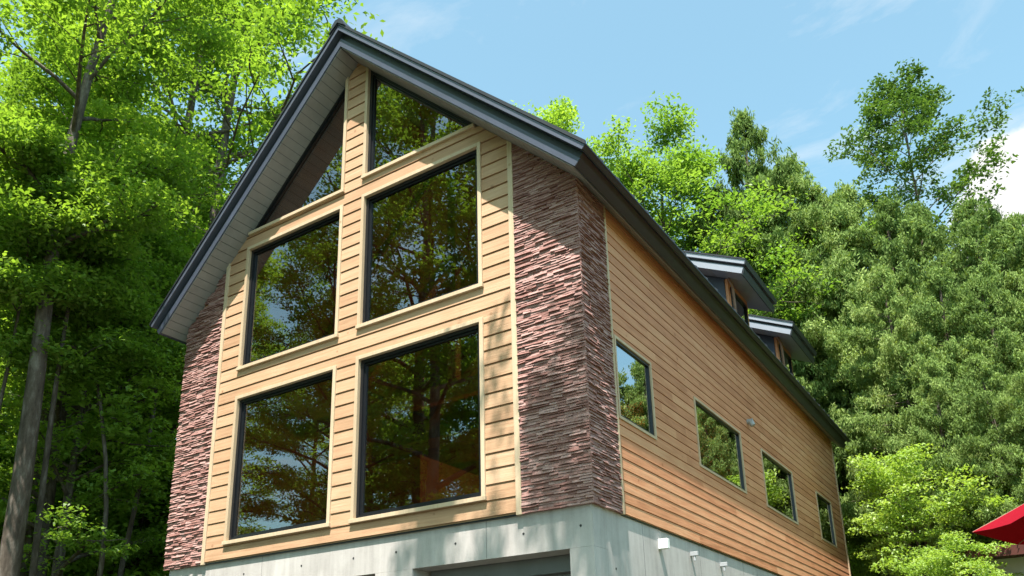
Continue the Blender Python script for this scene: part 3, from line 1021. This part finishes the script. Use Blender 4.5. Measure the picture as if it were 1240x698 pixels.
# --- the wood left of the house
big = broadleaf(9, 19, 8.6, 3.1, 20, 100, lean=(.7, -.1), tr=.2, wob=.4)
x, y = pol(-64.5, 14.8); place(big, 'broadleaf_tree', x, y, 'tall tree with thick mottled trunk, the nearest trunk at the left edge of the wood', 'tree')
near = [(-57, 22, 2, 1.35, 'tall broadleaf tree whose crown fills the sky left of the upper roof slope'),
        (-54.2, 22, 0, 1.5, 'tallest broadleaf tree, its crown meeting the upper left slope of the roof'),
        (-62.5, 17.5, 0, .95, 'tall broadleaf tree right behind the thick mottled trunk'),
        (-60, 24, 2, .95, 'broadleaf tree with thin grey trunk, left of the house and its stone corner'),
        (-56.5, 24.5, 1, 1.1, 'broadleaf tree rising beside the left eave of the roof'),
        (-63.5, 19, 3, 1.1, 'low branching broadleaf tree at the far left behind the thick mottled trunk'),
        (-61.6, 17, 3, .74, 'low leafy broadleaf tree filling the space between thick mottled trunk and house'),
        (-58.4, 20.5, 3, .85, 'low leafy broadleaf tree just left of the red stone edge of the house')]
rr_ = random.Random(3)
for az, d, v_, s, lb in near:
    x, y = pol(az, d); place(B[v_], 'broadleaf_tree', x, y, lb, group='broadleaf trees left of the house', s=s, rz=rr_.uniform(0, 6))
for az, d, v_, s in [(-67, 25, 0, 1.1), (-62, 28, 1, 1.1), (-57.5, 29, 3, 1.3), (-53, 31, 0, 1.05), (-65, 37, 2, 1.2), (-60, 39, 3, 1.6), (-55, 38, 0, 1.25), (-50, 38, 1, 1.25), (-45, 33, 3, 1.2), (-70.5, 22, 3, 1.1)]:
    x, y = pol(az, d); place(B[v_], 'broadleaf_tree', x, y, 'green broadleaf tree deep in the wood left of the house', group='broadleaf trees deep in the left wood', s=s, rz=rr_.uniform(0, 6))
Y = [broadleaf(91, 12, 7.6, 1.4, 12, 80, tr=.08, wob=.6), broadleaf(92, 11, 7.0, 1.4, 12, 80, tr=.065, wob=.7)]
for az, d, v_, s, lb in [(-62.7, 15.2, 0, 1.0, 'slender young tree with pale streaked trunk right of the thick mottled trunk'), (-60.2, 15.6, 1, 1.0, 'slender tree with pale patched trunk halfway between thick mottled trunk and house'),
                         (-58.2, 17.6, 0, .95, 'slender dark-trunked tree standing close to the left stone corner'), (-66.6, 15.0, 1, 1.0, 'thin pale trunk just left of the thick mottled trunk')]:
    x, y = pol(az, d); place(Y[v_], 'slender_tree', x, y, lb, 'tree', 'slender trees left of the house', s=s, rz=rr_.uniform(0, 6))
# low shrubs in the wood
S = broadleaf(31, 3.0, .3, 1.5, 14, 90, leaf=.045, mleaf='leaf_shrub', tr=.03, puff=(.3, .55))
for az, d, s, lb in [(-65.6, 9.6, .62, 'yellow-green shrub at the foot of the thick mottled trunk'), (-61, 14.5, .6, 'leafy shrub between the thick mottled tree and the house'), (-58, 16.5, .8, 'leafy shrub near the left stone corner of the house'), (-62.6, 18, 1.0, 'tall shrub behind the thick mottled trunk'), (-58, 20, 1.9, 'tall shrub in the shade among the left trunks'), (-53, 22, 1.9, 'tall shrub behind the left corner of the house'), (-66, 21, 2, 'wide shrub at the far left in the shade')]:
    x, y = pol(az, d); place(S, 'shrub', x, y, lb, 'shrub', 'shrubs in the left wood', s=s, rz=rr_.uniform(0, 6))

# --- behind the house and the hill on the right
Bl = broadleaf(41, 14, 3, 4.6, 30, 90, leaf=.065, mleaf='leaf_lime', tr=.16, puff=(.4, .75))
place_top(Bl, 'broadleaf_tree', -19.6, 25, 37.0, 'bright lime-green broadleaf tree rising behind the roof, left of the conifers', rz=1)
place_top(B[3], 'broadleaf_tree', -29.6, 30, 39.5, 'small green treetop just showing over the middle of the roof', rz=2, wide=.8)
place_top(K[0], 'conifer', -13.2, 25, 37.2, 'conifer with the highest pointed top, right of the lime-green tree', rz=2)
tall = broadleaf(51, 17, 5.5, 3.9, 34, 30, leaf=.085, mleaf='leaf_open', tr=.13, wob=.12, n2=7, mbark='bark_con', flat=.8, puff=(.25, .45))
place_top(tall, 'tall_open_tree', -2.6, 34, 36.6, 'tall open tree with see-through crown standing above the conifer hill', wide=.95)
hill = [(-16.5, 26, 1, 33), (-11, 26, 2, 34), (-9.4, 25, 1, 32), (-7.2, 26, 0, 31.4), (-5.2, 25, 2, 30.2), (-2.8, 26, 1, 29.6), (-.2, 25, 2, 29), (2.2, 26, 0, 27.5), (4.6, 25, 1, 28),
        (-14.5, 26, 3, 31), (-12.6, 26.5, 0, 30), (-8.4, 24, 3, 27), (-5.6, 21.5, 1, 26.5), (-2.8, 21, 0, 25.5), (-.2, 20.5, 1, 24.5), (2.6, 20.5, 0, 24), (5, 20, 2, 24), (-10.6, 26.5, 0, 27),
        (-12.4, 31, 1, 34), (-8.5, 32, 0, 31), (-4.5, 33, 1, 29.8), (1, 33, 0, 28), (4, 33, 1, 28), (-10.2, 30, 3, 26), (-7.8, 29, 1, 27),
        (-3.9, 18.8, 2, 20), (-1.0, 18, 2, 20), (1.6, 17.5, 1, 19.5), (-7.3, 24, 2, 20)]
for i, (az, d, v_, el) in enumerate(hill):
    place_top(K[v_], 'conifer', az, d, el, 'dense green conifer in the conifer mass on the hill right of the house', group='conifers on the hill', rz=rr_.uniform(0, 6), wide=1.25 if d < 30 else 1.0)
mp_ = [broadleaf(61, 4.2, 1.1, 2.0, 18, 60, leaf=.05, mleaf='leaf_maple', tr=.07, puff=(.28, .5), flat=.25, n2=6), broadleaf(62, 3.6, 1.0, 2.2, 18, 60, leaf=.05, mleaf='leaf_maple', tr=.06, puff=(.28, .5), flat=.22, n2=6)]
for az, d, v_, el, lb in [(-6.1, 18.2, 0, 15.0, 'lime-green maple beside the far corner of the house, the taller of the pair there'), (-8.7, 22.5, 1, 13.4, 'lime-green maple half hidden by the far corner of the house'),
                         (-4.6, 14.6, 1, 9.6, 'low lime-green maple between the house corner and the small outbuilding'), (-1.6, 19, 0, 12.2, 'lime-green maple spreading above the small outbuilding'), (1.6, 18.5, 1, 14.5, 'lime-green maple above the red parasol at the right edge')]:
    place_top(mp_[v_], 'maple_tree', az, d, el, lb, 'tree', 'lime-green maples right of the house', rz=rr_.uniform(0, 6), wide=.9)

# --- trees across the yard, seen in the side windows
for az, d, v_, el in [(13, 21, 0, 16), (17, 24, 2, 19), (20.5, 19, 1, 15), (9, 24, 1, 19), (26, 22, 0, 12), (12, 30, 1, 21), (18.5, 31, 0, 19)]:
    if v_ == 0: place_top(B[3], 'broadleaf_tree', az, d, el, 'green tree right of the yard, mirrored in the side windows', group='trees mirrored in the side windows', rz=rr_.uniform(0, 6))
    else: place_top(K[v_], 'conifer', az, d, el, 'conifer right of the yard, mirrored in the side windows', group='conifers mirrored in the side windows', rz=rr_.uniform(0, 6))
# --- trees in front of the gable, seen in its windows
for x, y, v_, s in [(-10.5, -10.5, 1, 1.35), (-14, -14.5, 0, 1.65), (-8, -15, 2, 1.4), (-17, -15, 0, 1.0), (-11, -17, 3, 1.1), (-22, -9, 2, 1.0), (-24, -19, 1, 1.15), (-16, -24, 2, 1.1), (-7, -19, 0, .95), (-30, -13, 3, 1.5), (-28, -27, 0, 1.3), (-12, -31, 1, 1.3), (-3, -27, 2, 1.1), (-20, -3, 1, 1.1), (-35, -22, 2, 1.4), (-15, -11, 2, .95), (-19, -19.5, 3, 1.2), (-14, -20, 0, 1.1), (-25, -14, 0, 1.15), (-9, -24, 2, 1.15), (-22, -26, 1, 1.3), (-38, -15, 1, 1.6), (-32, -5, 0, 1.3)]:
    place(B[v_], 'broadleaf_tree', x, y, 'broadleaf tree across the yard, mirrored in the gable windows', group='trees mirrored in the gable windows', s=s, rz=rr_.uniform(0, 6))
# tree whose top shades the right stone corner and the concrete
Sh = broadleaf(71, 15.2, 13.4, .55, 6, 20, tr=.10, wob=.1, n2=3, puff=(.14, .28), lean=(-5.9, 1.6))
place(Sh, 'broadleaf_tree', 6.25, -5.5, 'slanting tree beside the viewpoint, its shade falling on the right stone corner', 'tree', s=1.0)
Sh2 = broadleaf(73, 14.1, 12.6, 1.25, 7, 20, tr=.09, wob=.1, n2=3, puff=(.12, .26), lean=(-7.4, 2.3))
place(Sh2, 'broadleaf_tree', 6.15, -6.4, 'slanting tree beside the viewpoint, its shade streaking the concrete under the gable', 'tree', s=1.0)

# ------------------------------------------------------------------ red umbrella
ux, uy = 5.0, 4.9
gz = float(hgt(ux, uy)) + .12
um = empty('parasol', (ux, uy, gz)); tag(um, 'red canvas parasol cut off by the right edge, in front of the maples', 'umbrella')
ang = math.radians(186)
mb = MB(); n_ = 8; apex = (0, 0, 3.35); rim = []
for k in range(n_):
    a = ang + k * 2 * math.pi / n_ - .0
    rim.append((2.0 * math.cos(a), 2.0 * math.sin(a), 2.42))
def lerp(a, b, t_): return tuple(a[i] + (b[i] - a[i]) * t_ for i in range(3))
me_v = []; me_f = []
seg = 6
for k in range(n_):
    a_, b_ = rim[k], rim[(k + 1) % n_]
    for i in range(seg + 1):
        tt = i / seg
        for j in range(5):
            q = lerp(lerp(apex, a_, tt), lerp(apex, b_, tt), j / 4)
            sag = -.09 * math.sin(math.pi * tt * .55) * 1.0 - .05 * math.sin(math.pi * j / 4) * tt
            inw = 1 - .05 * math.sin(math.pi * j / 4) * tt
            me_v.append((q[0] * inw, q[1] * inw, q[2] + sag))
    o0 = k * (seg + 1) * 5
    for i in range(seg):
        for j in range(4):
            p0 = o0 + i * 5 + j; me_f.append((p0, p0 + 5, p0 + 6, p0 + 1))
mb.v = me_v; mb.f = me_f; mb.r = [.5] * len(me_f)
can = mb.build('canopy', M['canvas'], um, smooth=False)
sm = can.modifiers.new('thickness', 'SOLIDIFY'); sm.thickness = .004
mb = MB(); mb.tube([(0, 0, 0), (0, 0, 3.43)], .028, 12); mb.build('pole', M['umbrella_pole'], um)
for k in range(n_):
    mb = MB(); mb.tube([(0, 0, 3.27), (rim[k][0] * .995, rim[k][1] * .995, rim[k][2] - .09)], .009, 6); mb.build('rib', M['umbrella_pole'], um)
mb = MB(); mb.tube([(0, 0, .0), (0, 0, .09)], [.26, .24], 20); mb.build('base', M['concrete'], um)

# ------------------------------------------------------------------ small outbuilding behind the umbrella
hx, hy = pol(-.2, 15); hz = float(hgt(hx, hy))
hb = empty('outbuilding', (hx, hy, hz)); tag(hb, 'small white outbuilding with rust-red roof edge, half hidden under the maples', 'shed')
top_ = 1.05 - hz     # wall top height above its base
top_ = (Cam.z + 15 * math.tan(R(7.4))) - hz
mb = MB(); mb.box(-.9, 4, 0, .12, -.3, top_); mb.box(-.9, -.78, .122, 1.6, -.3, top_); mb.build('wall', M['white_wall'], hb)
mb = MB(); mb.box(-1.15, 4.3, -.45, 1.9, top_ + .004, top_ + .08); mb.box(-1.15, 4.3, -.49, -.452, top_ - .02, top_ + .13); mb.build('roof', M['rust_fascia'], hb)
mb = MB(); mb.box(.55, 3.2, -.015, -.001, top_ - .9, top_ - .22); wn = mb.build('window', M['rust_fascia'], hb)
mb = MB(); mb.box(.65, 3.1, -.022, -.017, top_ - .82, top_ - .3); mb.build('pane', M['glass_side'], wn)
for px_ in (.35, 3.4):
    mb = MB(); mb.box(px_, px_ + .2, -.44, -.26, -.3, top_ + .002); mb.build('post', M['grey_post'], hb)
